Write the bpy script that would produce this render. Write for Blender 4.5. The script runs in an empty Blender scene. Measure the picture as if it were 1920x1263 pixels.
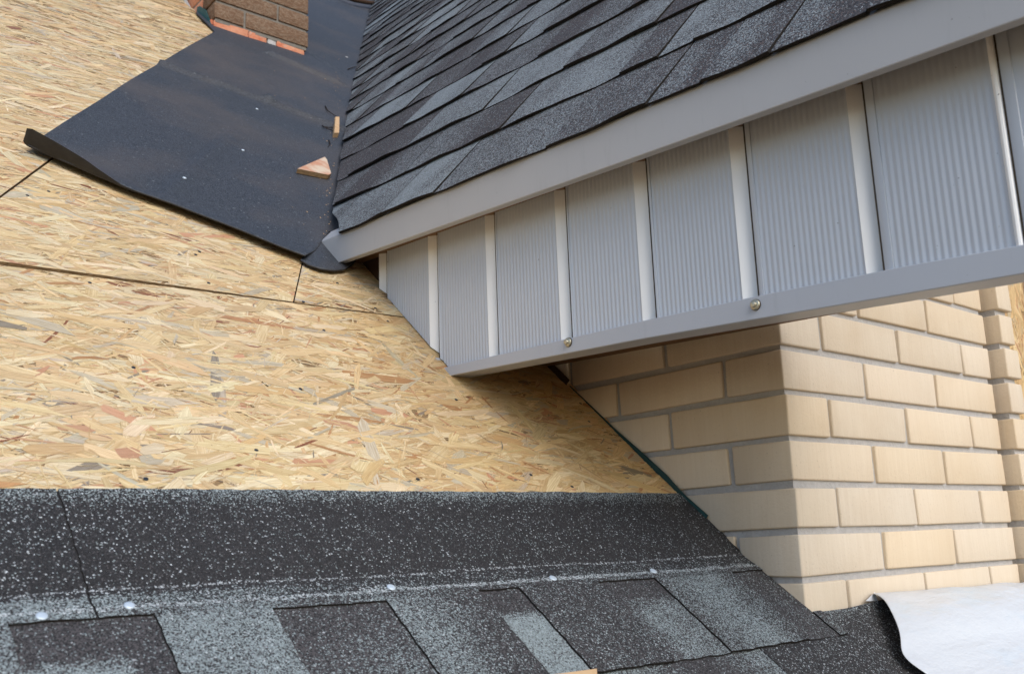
import bpy, bmesh, math, random
import numpy as np
from mathutils import Vector, Matrix
rng = np.random.default_rng(7)
random.seed(11)
SC = bpy.context.scene
COL = SC.collection

# ------------------------------------------------------------------ camera
CAM = np.array([-1.3869332, -0.94145964, -0.31521321])
CR = np.array([0.7674306, -0.64012806, -0.03586567])
CU = np.array([-0.10572792, -0.18153267, 0.97768476])
CF = np.array([0.63235424, 0.7465132, 0.20699314])
FOC = 1842.1683
cam_data = bpy.data.cameras.new('camera')
cam = bpy.data.objects.new('camera', cam_data); COL.objects.link(cam)
cam.matrix_world = Matrix([[CR[0], CU[0], -CF[0], CAM[0]], [CR[1], CU[1], -CF[1], CAM[1]],
                           [CR[2], CU[2], -CF[2], CAM[2]], [0, 0, 0, 1]])
cam_data.sensor_width = 36.0; cam_data.sensor_fit = 'HORIZONTAL'
cam_data.lens = FOC / 1920 * 36.0
cam_data.clip_start = 0.01; cam_data.clip_end = 500
cam_data.dof.use_dof = True; cam_data.dof.focus_distance = 1.75; cam_data.dof.aperture_fstop = 10
SC.camera = cam

# ------------------------------------------------------------------ light
SUN_AZ = math.radians(188)     # compass from +Y towards +X
SUN_EL = math.radians(35)
w = bpy.data.worlds.new('World'); SC.world = w; w.use_nodes = True
nt = w.node_tree; bg = nt.nodes['Background']
sky = nt.nodes.new('ShaderNodeTexSky'); sky.sky_type = 'NISHITA'; sky.sun_disc = False
sky.sun_elevation = SUN_EL; sky.sun_rotation = SUN_AZ
sky.air_density = 1.0; sky.dust_density = 1.0; sky.ozone_density = 1.0
nt.links.new(sky.outputs[0], bg.inputs[0]); bg.inputs[1].default_value = 0.15
sd = bpy.data.lights.new('sun', 'SUN'); sd.energy = 1.5; sd.angle = math.radians(50); sd.color = (1.0, 0.96, 0.91)
sun = bpy.data.objects.new('sun', sd); COL.objects.link(sun)
sdir = Vector((math.sin(SUN_AZ) * math.cos(SUN_EL), math.cos(SUN_AZ) * math.cos(SUN_EL), math.sin(SUN_EL)))
sun.rotation_euler = sdir.to_track_quat('Z', 'Y').to_euler()
vs = SC.view_settings; vs.view_transform = 'Standard'; vs.look = 'None'; vs.gamma = 1; vs.exposure = 0.50
vs.use_curve_mapping = False

# ------------------------------------------------------------------ geometry of the place
TH = math.radians(41.0)                       # pitch of the main roof
N1 = np.array([0, -math.sin(TH), math.cos(TH)]); K1 = -0.3367168
T1 = np.array([0, math.cos(TH), math.sin(TH)])
O1 = np.array([0, 0, K1 / N1[2]])
TH2 = math.radians(36.0)                      # flatter foot of the roof
N2 = np.array([0, -math.sin(TH2), math.cos(TH2)])
YB, ZB = 0.113, (K1 + math.sin(TH) * 0.113) / math.cos(TH)
K2 = N2 @ np.array([0, YB, ZB])

def ray(x, y):
    d = CF * FOC + CR * (x - 960) - CU * (y - 631.5)
    return d / np.linalg.norm(d)
def hit(x, y, n, k):
    d = ray(x, y); n = np.asarray(n, float)
    return CAM + d * ((k - CAM @ n) / (d @ n))
def r1(x, y, h=0.0):                          # point of the main roof slope -> (x, t)
    p = hit(x, y, N1, K1 + h); return p[0], p[1] / math.cos(TH) + (h * math.sin(TH) / math.cos(TH) if h else 0)
def P1(x, t, h=0.0): return O1 + np.array([x, 0, 0]) + T1 * t + N1 * h
def t_of_y(y): return y / math.cos(TH)

# dormer roof plane
DA = hit(640, 437, (1, 0, 0), -0.37); DB = hit(1700, 0, (1, 0, 0), -0.37)
DV = hit(660, 150, N1, K1)
DN = np.cross(DB - DA, DV - DA); DN /= np.linalg.norm(DN); DN *= np.sign(DN[2]); DK = DA @ DN
DE = (DA - DB) / np.linalg.norm(DA - DB); DU = np.cross(DN, DE); DU *= np.sign(DU[2])
def PD(s, t, h=0.0): return DB + DE * s + DU * t + DN * h

# ------------------------------------------------------------------ helpers
def link(o, parent=None):
    COL.objects.link(o)
    if parent is not None:
        o.parent = parent
        b = parent
        off = Vector((0, 0, 0))
        while b is not None: off += b.location; b = b.parent
        o.location = -off
    return o
def thing(name, loc, label, cat, group=None):
    o = bpy.data.objects.new(name, None); COL.objects.link(o); o.location = loc
    o.empty_display_size = 0.05
    o['label'] = label; o['category'] = cat
    if group: o['group'] = group
    return o
def tag(o, label, cat, group=None):
    o['label'] = label; o['category'] = cat
    if group: o['group'] = group
    return o
def mesh(name, V, F, mat, parent=None, smooth=False, attr=None, uv=None):
    me = bpy.data.meshes.new(name)
    me.from_pydata([tuple(map(float, v)) for v in V], [], [tuple(f) for f in F])
    if attr is not None:
        a = me.color_attributes.new('Col', 'FLOAT_COLOR', 'POINT')
        a.data.foreach_set('color', np.asarray(attr, np.float32).ravel())
    me.materials.append(mat)
    if smooth: me.shade_smooth()
    me.update()
    return link(bpy.data.objects.new(name, me), parent)
def box_vf(c0, c1):
    (a, b, c), (d, e, f) = c0, c1
    V = [(a, b, c), (d, b, c), (d, e, c), (a, e, c), (a, b, f), (d, b, f), (d, e, f), (a, e, f)]
    F = [(0, 3, 2, 1), (4, 5, 6, 7), (0, 1, 5, 4), (1, 2, 6, 5), (2, 3, 7, 6), (3, 0, 4, 7)]
    return V, F
def box(name, c0, c1, mat, parent=None, bevel=0, seg=2, jit=0):
    V, F = box_vf(c0, c1)
    if jit: V = [tuple(q + random.uniform(-jit, jit) for q in v) for v in V]
    o = mesh(name, V, F, mat, parent)
    if bevel:
        bm = bmesh.new(); bm.from_mesh(o.data)
        bmesh.ops.bevel(bm, geom=bm.edges[:] + bm.verts[:], offset=bevel, segments=seg, profile=0.5, affect='EDGES')
        bm.to_mesh(o.data); bm.free(); o.data.shade_smooth()
    return o
def prism(name, top, down, mat, parent=None):
    """top: list of 3-D points of a face, down: vector of its thickness"""
    n = len(top); top = [np.asarray(p, float) for p in top]; V = top + [p + down for p in top]
    F = [tuple(range(n)), tuple(range(2 * n - 1, n - 1, -1))]
    F += [(i, i + n, (i + 1) % n + n, (i + 1) % n) for i in range(n)]
    o = mesh(name, V, F, mat, parent)
    bm = bmesh.new(); bm.from_mesh(o.data); bmesh.ops.recalc_face_normals(bm, faces=bm.faces[:]); bm.to_mesh(o.data); bm.free()
    return o
def grid(name, pts, mat, parent=None, smooth=True, attr=None, thick=0.0, tdir=None, rimattr=None, edge=None):
    """pts[i][j] 3-D grid, optionally closed to a sheet of the given thickness"""
    A = np.asarray(pts, float); ni, nj = A.shape[:2]
    V = A.reshape(-1, 3); F = []
    idx = lambda i, j: i * nj + j
    for i in range(ni - 1):
        for j in range(nj - 1):
            F.append((idx(i, j), idx(i + 1, j), idx(i + 1, j + 1), idx(i, j + 1)))
    at = None if attr is None else np.asarray(attr, float).reshape(-1, 4)
    if thick:
        m = len(V); V = np.vstack([V, V + np.asarray(tdir) * thick])
        F += [tuple(q + m for q in reversed(f)) for f in list(F)]
        rim = [(0, j) for j in range(nj)] + [(i, nj - 1) for i in range(1, ni)] + \
              [(ni - 1, j) for j in range(nj - 2, -1, -1)] + [(i, 0) for i in range(ni - 2, 0, -1)]
        rim = [idx(*q) for q in rim]
        for a, b in zip(rim, rim[1:] + rim[:1]): F.append((a, b, b + m, a + m))
        if at is not None: at = np.vstack([at, at * 0 + (at if rimattr is None else np.asarray(rimattr))])
    o = mesh(name, V, F, mat, parent, smooth=False, attr=at)
    if edge is not None:
        o.data.materials.append(edge); n0 = (ni - 1) * (nj - 1)
        mi = np.zeros(len(o.data.polygons), np.int32); mi[n0:] = 1; o.data.polygons.foreach_set('material_index', mi)
    if smooth:
        o.data.shade_smooth()
        try: o.data.set_sharp_from_angle(angle=math.radians(40))
        except Exception: pass
    bm = bmesh.new(); bm.from_mesh(o.data); bmesh.ops.recalc_face_normals(bm, faces=bm.faces[:]); bm.to_mesh(o.data); bm.free()
    return o
def lerp_poly(pts, x):
    xs = [p[0] for p in pts]; ys = [p[1] for p in pts]
    return float(np.interp(x, xs, ys))

# ------------------------------------------------------------------ materials
class M:
    def __init__(s, name, rough=0.6, spec=0.5, metal=0.0):
        s.m = bpy.data.materials.new(name); s.m.use_nodes = True; s.t = s.m.node_tree
        s.b = s.t.nodes['Principled BSDF']; s.b.inputs['Roughness'].default_value = rough
        s.b.inputs['Specular IOR Level'].default_value = spec; s.b.inputs['Metallic'].default_value = metal
        s.co = s.n('ShaderNodeTexCoord').outputs['Object']
    def n(s, t, **k):
        q = s.t.nodes.new(t)
        for a, b in k.items(): setattr(q, a, b)
        return q
    def l(s, a, b): s.t.links.new(a, b)
    def put(s, q, i, v):
        if hasattr(v, 'is_output') or isinstance(v, bpy.types.NodeSocket): s.l(v, q.inputs[i])
        else: q.inputs[i].default_value = v
    def noise(s, scale, detail=2, rough=0.5, vec=None, out=0, sx=None):
        v = vec or s.co
        if sx: v = s.map(v, sx)
        q = s.n('ShaderNodeTexNoise'); s.l(v, q.inputs['Vector']); q.inputs['Scale'].default_value = scale
        q.inputs['Detail'].default_value = detail; q.inputs['Roughness'].default_value = rough
        return q.outputs[out]
    def vor(s, scale, vec=None, feat='F1', out='Color'):
        q = s.n('ShaderNodeTexVoronoi', feature=feat); s.l(vec or s.co, q.inputs['Vector']); q.inputs['Scale'].default_value = scale
        return q.outputs[out]
    def map(s, v, scale):
        q = s.n('ShaderNodeMapping'); s.l(v, q.inputs[0]); q.inputs['Scale'].default_value = scale; return q.outputs[0]
    def math(s, op, a, b=0.0, c=0.0, clamp=False):
        q = s.n('ShaderNodeMath', operation=op, use_clamp=clamp)
        s.put(q, 0, a); s.put(q, 1, b); s.put(q, 2, c); return q.outputs[0]
    def mix(s, f, a, b, mode='MIX'):
        q = s.n('ShaderNodeMix', data_type='RGBA', blend_type=mode)
        s.put(q, 0, f)
        for i, v in ((6, a), (7, b)):
            s.put(q, i, v if not isinstance(v, tuple) else (*v[:3], 1))
        return q.outputs[2]
    def ramp(s, f, pts):
        q = s.n('ShaderNodeValToRGB'); s.l(f, q.inputs[0]); e = q.color_ramp.elements
        while len(e) < len(pts): e.new(0.5)
        for i, (p, c) in enumerate(pts):
            e[i].position = p; e[i].color = (*c, 1) if isinstance(c, tuple) else (c, c, c, 1)
        return q.outputs[0]
    def sep(s, c):
        q = s.n('ShaderNodeSeparateColor'); s.l(c, q.inputs[0]); return q.outputs
    def attr(s, name, out='Color'):
        q = s.n('ShaderNodeAttribute'); q.attribute_name = name; return q.outputs[out]
    def bump(s, h, dist, strength=1.0):
        q = s.n('ShaderNodeBump'); s.l(h, q.inputs['Height']); q.inputs['Distance'].default_value = dist
        q.inputs['Strength'].default_value = strength; s.l(q.outputs[0], s.b.inputs['Normal']); return q
    def color(s, c):
        s.put(s.b, 'Base Color', (*c, 1) if isinstance(c, tuple) else c)

def granules(name, dark, light, brown, scale=470, spec=0.35, white=(0.62, 0.66, 0.68)):
    """mineral granules: every cell is one granule; attribute Col = (share of light, share of white, share of brown)"""
    m = M(name, 0.85, spec)
    s1 = m.sep(m.vor(scale)); s2 = m.sep(m.vor(scale * 0.86, vec=m.map(m.co, (1.03, 0.97, 1.01))))
    a = m.sep(m.attr('Col'))
    big = m.noise(9, 3, 0.6); bf = m.math('MULTIPLY', m.math('MULTIPLY_ADD', m.math('SUBTRACT', big, 0.5), 1.5, 1.0), m.math('ADD', a[0], 0.012))
    base = m.mix(s1[1], tuple(q * 0.45 for q in dark), tuple(q * 1.7 for q in dark))
    base = m.mix(m.math('LESS_THAN', s1[2], a[2]), base, brown)
    isl = m.math('LESS_THAN', s1[0], bf)
    lc = m.mix(s1[1], tuple(q * 0.55 for q in light), tuple(q * 1.5 for q in light))
    c = m.mix(isl, base, lc)
    c = m.mix(m.math('MULTIPLY', m.math('LESS_THAN', s2[0], a[1]), m.math('MULTIPLY_ADD', s2[1], 0.8, 0.2)), c, white)
    c = m.mix(m.math("MULTIPLY", m.noise(3.1, 4, 0.6), 0.08), c, (0.16, 0.13, 0.11))
    m.color(c)
    d = m.vor(scale, feat='F1', out='Distance')
    m.bump(m.math('MULTIPLY', d, -1.0), 0.0016, 0.9)
    return m.m
MAT = {}
MAT['granule'] = granules('shingle_granules', (0.044, 0.044, 0.049), (0.225, 0.252, 0.265), (0.12, 0.09, 0.085), 560)
MAT['granule_fg'] = granules('shingle_granules_near', (0.021, 0.021, 0.023), (0.24, 0.28, 0.285), (0.080, 0.074, 0.077), 680)

m = M('shingle_edge', 0.9, 0.1); m.color(m.mix(m.noise(300, 2), (0.010, 0.009, 0.008), (0.03, 0.026, 0.023))); MAT['edge'] = m.m

# bitumen felt
m = M('bitumen_felt', 0.62, 0.45)
g = m.sep(m.vor(620)); g2 = m.sep(m.vor(300))
c = m.mix(g[0], (0.008, 0.010, 0.013), (0.068, 0.078, 0.095))
c = m.mix(m.math('LESS_THAN', g2[0], 0.006), c, (0.14, 0.15, 0.16))
dust = m.ramp(m.noise(2.3, 5, 0.62), [(0.47, 0.0), (0.70, 0.65)])
c = m.mix(dust, c, (0.088, 0.074, 0.068))
c = m.mix(m.ramp(m.noise(14, 4, 0.7), [(0.45, 0.0), (0.8, 0.30)]), c, (0.03, 0.034, 0.045))
m.color(c)
m.bump(m.math('ADD', m.math('MULTIPLY', g[1], 0.15), m.math('MULTIPLY', m.noise(7, 3, 0.5), 1.6)), 0.0035, 0.6)
MAT['felt'] = m.m
m = M('felt_underside', 0.6, 0.3); m.color(m.mix(m.noise(60, 3), (0.014, 0.012, 0.010), (0.030, 0.026, 0.022))); MAT['felt_back'] = m.m

# wood strands of the board: Col = colour of each strand, UV runs along its grain
def osb(name):
    m = M(name, 0.55, 0.45)
    uv = m.n('ShaderNodeUVMap', uv_map='UVMap').outputs[0]
    grain = m.noise(1.0, 3, 0.6, vec=m.map(uv, (22, 520, 1)))
    grain2 = m.noise(1.0, 2, 0.6, vec=m.map(uv, (60, 1500, 1)))
    c = m.mix(m.ramp(grain, [(0.30, 0.0), (0.72, 1.0)]), m.mix(1.0, m.attr('Col'), (0.74, 0.64, 0.52), 'MULTIPLY'), m.mix(1.0, m.attr('Col'), (1.12, 1.14, 1.17), 'MULTIPLY'))
    c = m.mix(m.ramp(grain2, [(0.3, 0.0), (0.4, 1.0)]), m.mix(0.5, c, (0.82, 0.74, 0.62), 'MULTIPLY'), c)
    c = m.mix(m.ramp(m.noise(5, 4, 0.6), [(0.5, 0.0), (0.85, 0.22)]), c, (0.42, 0.36, 0.29))
    m.color(c)
    m.bump(m.math('ADD', grain, grain2), 0.0006, 0.8)
    return m.m
MAT['strand'] = osb('wood_strands')
m = M('board_core', 0.8, 0.1)
v = m.map(m.co, (1, 4, 4)); m.color(m.mix(m.noise(90, 4, 0.7, vec=v), (0.07, 0.038, 0.016), (0.46, 0.31, 0.17))); m.bump(m.noise(220, 3), 0.002, 1.0)
MAT['core'] = m.m
m = M('board_face_far', 0.75, 0.2)
v = m.vor(30, vec=m.map(m.co, (1, 1, 3))); v2 = m.sep(v)
c = m.mix(v2[0], (0.50, 0.36, 0.20), (0.74, 0.60, 0.42)); c = m.mix(m.noise(60, 4, 0.7), c, (0.62, 0.45, 0.27)); m.color(c); MAT['board_far'] = m.m

# bricks
def brick(name, lo, hi, streak=0.5, hue=0.0):
    m = M(name, 0.7, 0.3)
    oi = m.n('ShaderNodeObjectInfo').outputs['Random']
    v = m.map(m.co, (1, 1, 0.035))
    st = m.noise(210, 3, 0.6, vec=v); st2 = m.noise(45, 3, 0.6, vec=v)
    f = m.math('ADD', m.math('MULTIPLY', st, 0.55), m.math('MULTIPLY', st2, 0.45))
    c = m.mix(m.ramp(f, [(0.22, 0.15), (0.80, 0.85)]), lo, hi)
    c = m.mix(m.ramp(m.noise(7, 4, 0.6), [(0.45, 0.0), (0.8, 0.35)]), c, tuple(q * k for q, k in zip(lo, (0.93, 0.86, 0.76))))
    c = m.mix(m.math('MULTIPLY', oi, 0.32), c, tuple(q * k for q, k in zip(lo, (0.86, .82, .76))))
    c = m.mix(m.ramp(m.noise(3.2, 5, 0.7), [(0.50, 0.0), (0.72, 0.30)]), c, tuple(q * k for q, k in zip(lo, (0.88, .86, .84))))
    c = m.mix(m.ramp(m.noise(330, 2, 0.5), [(0.70, 0.0), (0.74, 0.6)]), c, (0.32, 0.24, 0.16))
    c = m.mix(m.ramp(m.noise(48, 5, 0.75), [(0.66, 0.0), (0.72, 0.35)]), c, (0.62, 0.60, 0.56))
    hv = m.n('ShaderNodeHueSaturation'); m.l(m.math('MULTIPLY_ADD', oi, 0.14, 0.90), hv.inputs['Value']); m.l(m.math('MULTIPLY_ADD', m.math('FRACT', m.math('MULTIPLY', oi, 7.3)), 0.20, 0.88), hv.inputs['Saturation']); m.l(c, hv.inputs['Color']); m.color(hv.outputs[0])
    m.bump(m.math('ADD', m.math('MULTIPLY', st, .5), m.noise(150, 4, .7)), 0.0009, 0.8)
    return m.m
MAT['brick'] = brick('cream_brick', (0.655, 0.525, 0.37), (0.80, 0.69, 0.54))
m = M('mortar', 0.9, 0.1)
c = m.mix(m.noise(80, 4, 0.7), (0.33, 0.315, 0.30), (0.53, 0.51, 0.49)); m.color(c)
m.bump(m.math('ADD', m.noise(160, 4, 0.7), m.noise(30, 3)), 0.003, 0.8); MAT['mortar'] = m.m
m = M('dark_mortar', 0.9, 0.1); m.color(m.mix(m.noise(60, 4), (0.13, 0.115, 0.095), (0.26, 0.24, 0.21))); m.bump(m.noise(60, 4), .003, .8); MAT['mortar_dark'] = m.m  # darker brown-grey mortar for the chimney
m = M('brown_rustic_brick', 0.85, 0.2)
v = m.map(m.co, (1, 1, 2.3)); wv = m.noise(24, 5, 0.75, vec=v)
vein = m.ramp(m.math('ABSOLUTE', m.math('SUBTRACT', wv, 0.5)), [(0.0, 1.0), (0.028, 0.0)])
c = m.mix(m.noise(50, 3), (0.11, 0.060, 0.035), (0.215, 0.130, 0.080)); c = m.mix(m.math('MULTIPLY', vein, 0.6), c, (0.36, 0.29, 0.21))
m.color(c); m.bump(m.math('ADD', wv, m.noise(90, 3)), 0.004, 0.9); MAT['brown_brick'] = m.m
m = M('red_broken_brick', 0.85, 0.2)
c = m.mix(m.ramp(m.noise(14, 5, 0.7), [(0.35, 0.0), (0.65, 1.0)]), (0.46, 0.13, 0.065), (0.60, 0.30, 0.18))
c = m.mix(m.ramp(m.noise(40, 3), [(0.6, 0.0), (0.7, 0.7)]), c, (0.45, 0.38, 0.32)); m.color(c); m.bump(m.noise(30, 5, 0.7), 0.01, 0.8); MAT['red_brick'] = m.m

def paint(name, c, rough=0.35, spec=0.5, dirt=0.1, metal=0.0):
    m = M(name, rough, spec, metal)
    q = m.mix(m.ramp(m.noise(6, 4, 0.6), [(0.4, 0.0), (0.8, dirt)]), c, tuple(k * 0.7 for k in c))
    q = m.mix(m.ramp(m.noise(170, 2, 0.5), [(0.765, 0.0), (0.79, 0.7)]), q, (0.10, 0.09, 0.08))
    q = m.mix(m.ramp(m.noise(60, 4, 0.7, vec=m.map(m.co, (1, 1, .12))), [(0.58, 0.0), (0.78, 0.22)]), q, tuple(k * 0.62 for k in c))
    hv = m.n('ShaderNodeHueSaturation'); m.l(m.math('MULTIPLY_ADD', m.n('ShaderNodeObjectInfo').outputs['Random'], 0.10, 0.95), hv.inputs['Value']); m.l(q, hv.inputs['Color']); q = hv.outputs[0]
    m.color(q); m.t.links.new(m.math('MULTIPLY_ADD', m.noise(3, 3), 0.12, rough - 0.06), m.b.inputs['Roughness'])
    m.bump(m.math('ADD', m.noise(2.2, 3), m.math('MULTIPLY', m.noise(500, 2), 0.004)), 0.03, 0.22)
    return m.m
MAT['fascia'] = paint('grey_fascia_paint', (0.435, 0.435, 0.44), 0.42, 0.5, 0.12)
MAT['trim'] = paint('grey_trim_paint', (0.44, 0.46, 0.50), 0.36, 0.5, 0.12)
MAT['panel'] = paint('silver_panel_paint', (0.505, 0.54, 0.59), 0.30, 0.55, 0.10)
MAT['rib'] = paint('lit_rib_paint', (0.86, 0.85, 0.825), 0.38, 0.5, 0.06)  # paler than the panels: light caught by the bevels put into colour
MAT['soffit'] = paint('brown_soffit', (0.20, 0.115, 0.06), 0.6, 0.3, 0.3)
MAT['dark'] = paint('dark_timber', (0.07, 0.04, 0.025), 0.8, 0.2, 0.3)
m = M('zinc_screw', 0.35, 0.5, 0.75); m.color(m.mix(m.noise(120, 3), (0.42, 0.37, 0.24), (0.62, 0.60, 0.50))); MAT['zinc'] = m.m
m = M('rubber_washer', 0.7, 0.3); m.color((0.05, 0.035, 0.02)); MAT['rubber'] = m.m
m = M('galvanised_nail', 0.4, 0.5, 0.3); m.color(m.mix(m.noise(200, 2), (0.48, 0.56, 0.64), (0.68, 0.76, 0.82))); MAT['nail'] = m.m
m = M('dark_nail', 0.5, 0.5, 0.5); m.color((0.04, 0.045, 0.055)); MAT['dnail'] = m.m
m = M('green_membrane', 0.55, 0.4); m.color(m.mix(m.noise(40, 3), (0.006, 0.030, 0.028), (0.016, 0.060, 0.056))); m.bump(m.noise(30, 3), 0.003, 0.6); MAT['green'] = m.m
m = M('teal_membrane', 0.55, 0.4); m.color(m.mix(m.noise(25, 3), (0.010, 0.060, 0.062), (0.022, 0.115, 0.125))); m.bump(m.noise(20, 3), 0.004, 0.6); MAT['teal'] = m.m
m = M('white_film', 0.30, 0.5)
c = m.mix(m.ramp(m.noise(5, 4, 0.6, vec=m.map(m.co, (0.6, 2.2, 1))), [(0.50, 0.0), (0.74, 0.7)]), (0.62, 0.635, 0.65), (0.46, 0.59, 0.68))
c = m.mix(m.ramp(m.noise(34, 4, 0.6, vec=m.map(m.co, (1, 3, 1))), [(0.70, 0.0), (0.76, 0.35)]), c, (0.50, 0.48, 0.42))
m.color(c); m.bump(m.math('ADD', m.noise(9, 4, 0.6, vec=m.map(m.co, (1, 3, 1))), m.math('MULTIPLY', m.noise(40, 3), 0.2)), 0.012, 0.5); MAT['film'] = m.m
m = M('raw_wood', 0.7, 0.2); gr = m.noise(60, 3, 0.6, vec=m.map(m.co, (1, 1, 0.2)))
m.color(m.mix(gr, (0.42, 0.25, 0.12), (0.66, 0.46, 0.27))); MAT['wood'] = m.m
m = M('pink_wood_face', 0.7, 0.2); m.color(m.mix(m.ramp(m.noise(22, 4, 0.6), [(0.4, 0.0), (0.6, 1.0)]), (0.52, 0.26, 0.16), (0.60, 0.48, 0.36))); MAT['pink'] = m.m
m = M('twig', 0.8, 0.2); m.color((0.03, 0.022, 0.018)); MAT['twig'] = m.m
m = M('earth', 0.95, 0.1)
m.color(m.mix(m.noise(0.3, 5, 0.6), (0.26, 0.165, 0.085), (0.36, 0.25, 0.14))); MAT['ground'] = m.m

# ------------------------------------------------------------------ ground
g = mesh('ground', [(-250, -250, -3.4), (250, -250, -3.4), (250, 250, -3.4), (-250, 250, -3.4)], [(0, 1, 2, 3)], MAT['ground'])
g['kind'] = 'structure'; g['label'] = 'bare earth ground far below the roof'

# ------------------------------------------------------------------ main roof: oriented strand boards
roof = thing('boarded_roof', (-0.6, 0.3, -0.3), 'bare roof slope of pale strand boards, unshingled, running up beside the brick pillar', 'roof')
def clip(poly, clipper):
    out = poly
    n = len(clipper)
    for i in range(n):
        a = clipper[i]; b = clipper[(i + 1) % n]
        ex, ey = b[0] - a[0], b[1] - a[1]
        inp = out; out = []
        if not inp: break
        ds = [ex * (p[1] - a[1]) - ey * (p[0] - a[0]) for p in inp]
        for j in range(len(inp)):
            p, q = inp[j - 1], inp[j]; dp, dq = ds[j - 1], ds[j]
            if dq >= 0:
                if dp < 0:
                    f = dp / (dp - dq); out.append(tuple(p[k] + f * (q[k] - p[k]) for k in range(len(p))))
                out.append(q)
            elif dp >= 0:
                f = dp / (dp - dq); out.append(tuple(p[k] + f * (q[k] - p[k]) for k in range(len(p))))
    return out
def inside(px, py, poly, margin=0.0):
    ok = np.ones_like(px, bool)
    for i in range(len(poly)):
        a = poly[i]; b = poly[(i + 1) % len(poly)]
        ex, ey = b[0] - a[0], b[1] - a[1]; L = math.hypot(ex, ey)
        ok &= (ex * (py - a[1]) - ey * (px - a[0])) / L >= margin
    return ok
# strand colours (linear)
PAL = np.array([[0.74, 0.575, 0.345], [0.69, 0.51, 0.29], [0.78, 0.655, 0.455], [0.62, 0.43, 0.225], [0.57, 0.50, 0.40],
                [0.50, 0.27, 0.125], [0.60, 0.33, 0.20], [0.30, 0.26, 0.22], [0.26, 0.10, 0.05]])
LUM = PAL @ np.array([.3, .59, .11]); PAL = (PAL * 0.95 + LUM[:, None] * 0.05) * np.array([0.95, 0.945, 0.87])
PW_BIG = np.array([.30, .22, .22, .105, .095, .02, .028, .008, .004]); PW_BIG /= PW_BIG.sum()
PW_SM = np.array([.27, .21, .22, .13, .06, .05, .03, .018, .012]); PW_SM /= PW_SM.sum()
def strands(poly, dens, skip=None, view=None):
    xs = [p[0] for p in poly]; ys = [p[1] for p in poly]
    x0, x1, y0, y1 = min(xs), max(xs), min(ys), max(ys); area = (x1 - x0) * (y1 - y0)
    allv, lens, cols, uvs = [], [], [], []
    for (cnt, La, Lb, Wa, Wb, hz0, hz1, spread, pw) in [
            (900, .06, .15, .014, .034, 0.0, 0.7, 0.40, PW_BIG), (2600, .05, .16, .007, .024, 0.2, 1.35, 0.42, PW_BIG),
            (5200, .025, .11, .0022, .008, 0.2, 1.25, 0.50, PW_SM), (8000, .008, .045, .0006, .0022, 0.6, 1.4, 0.62, PW_SM)]:
        n = int(cnt * dens * area)
        cx = rng.uniform(x0, x1, n); cy = rng.uniform(y0, y1, n)
        k = inside(cx, cy, poly, -0.04)
        if skip is not None: k &= ~inside(cx, cy, skip, 0.09)
        if view is not None: k &= inside(cx, cy, view, -0.15)
        cx, cy = cx[k], cy[k]; n = len(cx)
        L = rng.uniform(La, Lb, n) * rng.choice([1, 1, .6], n); W = rng.uniform(Wa, Wb, n) * rng.choice([1, .7, 1.1], n)
        ang = rng.normal(0.0, spread, n); far = rng.random(n) < 0.14; ang[far] = rng.uniform(-1.6, 1.6, far.sum())
        u = np.stack([-L / 2, -L / 2 + L * rng.uniform(0, .16, n), -L * rng.uniform(.05, .2, n), L * rng.uniform(.05, .25, n), L / 2 - L * rng.uniform(0, .18, n),
                      L / 2, L * rng.uniform(.1, .3, n), -L / 2 + L * rng.uniform(.0, .2, n)], 1)
        bend = L * rng.normal(0, .035, n)
        vv = np.stack([-W * rng.uniform(-.3, .45, n), -W * rng.uniform(.3, .5, n), -W / 2 * rng.uniform(.85, 1.1, n), -W / 2 * rng.uniform(.8, 1.1, n), -W * rng.uniform(.2, .5, n),
                       W * rng.uniform(-.4, .45, n), W / 2 * rng.uniform(.85, 1.15, n), W / 2 * rng.uniform(.5, 1.0, n)], 1)
        bow = bend[:, None] * (1 - (2 * u / L[:, None]) ** 2)
        vw = vv + bow
        ca, sa = np.cos(ang)[:, None], np.sin(ang)[:, None]
        X = cx[:, None] + u * ca - vw * sa; Y = cy[:, None] + u * sa + vw * ca
        H = (rng.uniform(hz0, hz1, n)[:, None] + (u / L[:, None]) * rng.normal(0, .35, n)[:, None] + (vv / W[:, None]) * rng.normal(0, .15, n)[:, None]) * 0.001
        H = np.clip(H, 0.0001, None)
        ru = rng.uniform(0, 50, n)[:, None]; rv = rng.uniform(0, 50, n)[:, None]
        U, V_ = u + ru, vv + rv
        ci = rng.choice(len(PAL), n, p=pw); C = PAL[ci] * rng.uniform(.88, 1.1, n)[:, None] * rng.uniform(.97, 1.03, (n, 3))
        fr = np.clip((cx + 0.60) / 0.45, 0, 1)[:, None] if view is None else 0.0     # warm bounce light under the eave put into the strand colours
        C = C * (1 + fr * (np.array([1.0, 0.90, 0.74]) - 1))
        okin = inside(X.ravel(), Y.ravel(), poly).reshape(n, 8).all(1)
        D = np.stack([X, Y, H, U, V_], 2)
        a = D[okin]; allv.append(a.reshape(-1, 5)); lens += [8] * len(a); cols.append(C[okin])
        for i in np.where(~okin)[0]:
            p = clip([tuple(q) for q in D[i]], poly)
            if len(p) >= 3: allv.append(np.array(p)); lens.append(len(p)); cols.append(C[i][None])
    return np.vstack(allv), np.array(lens), np.vstack(cols)
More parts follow.
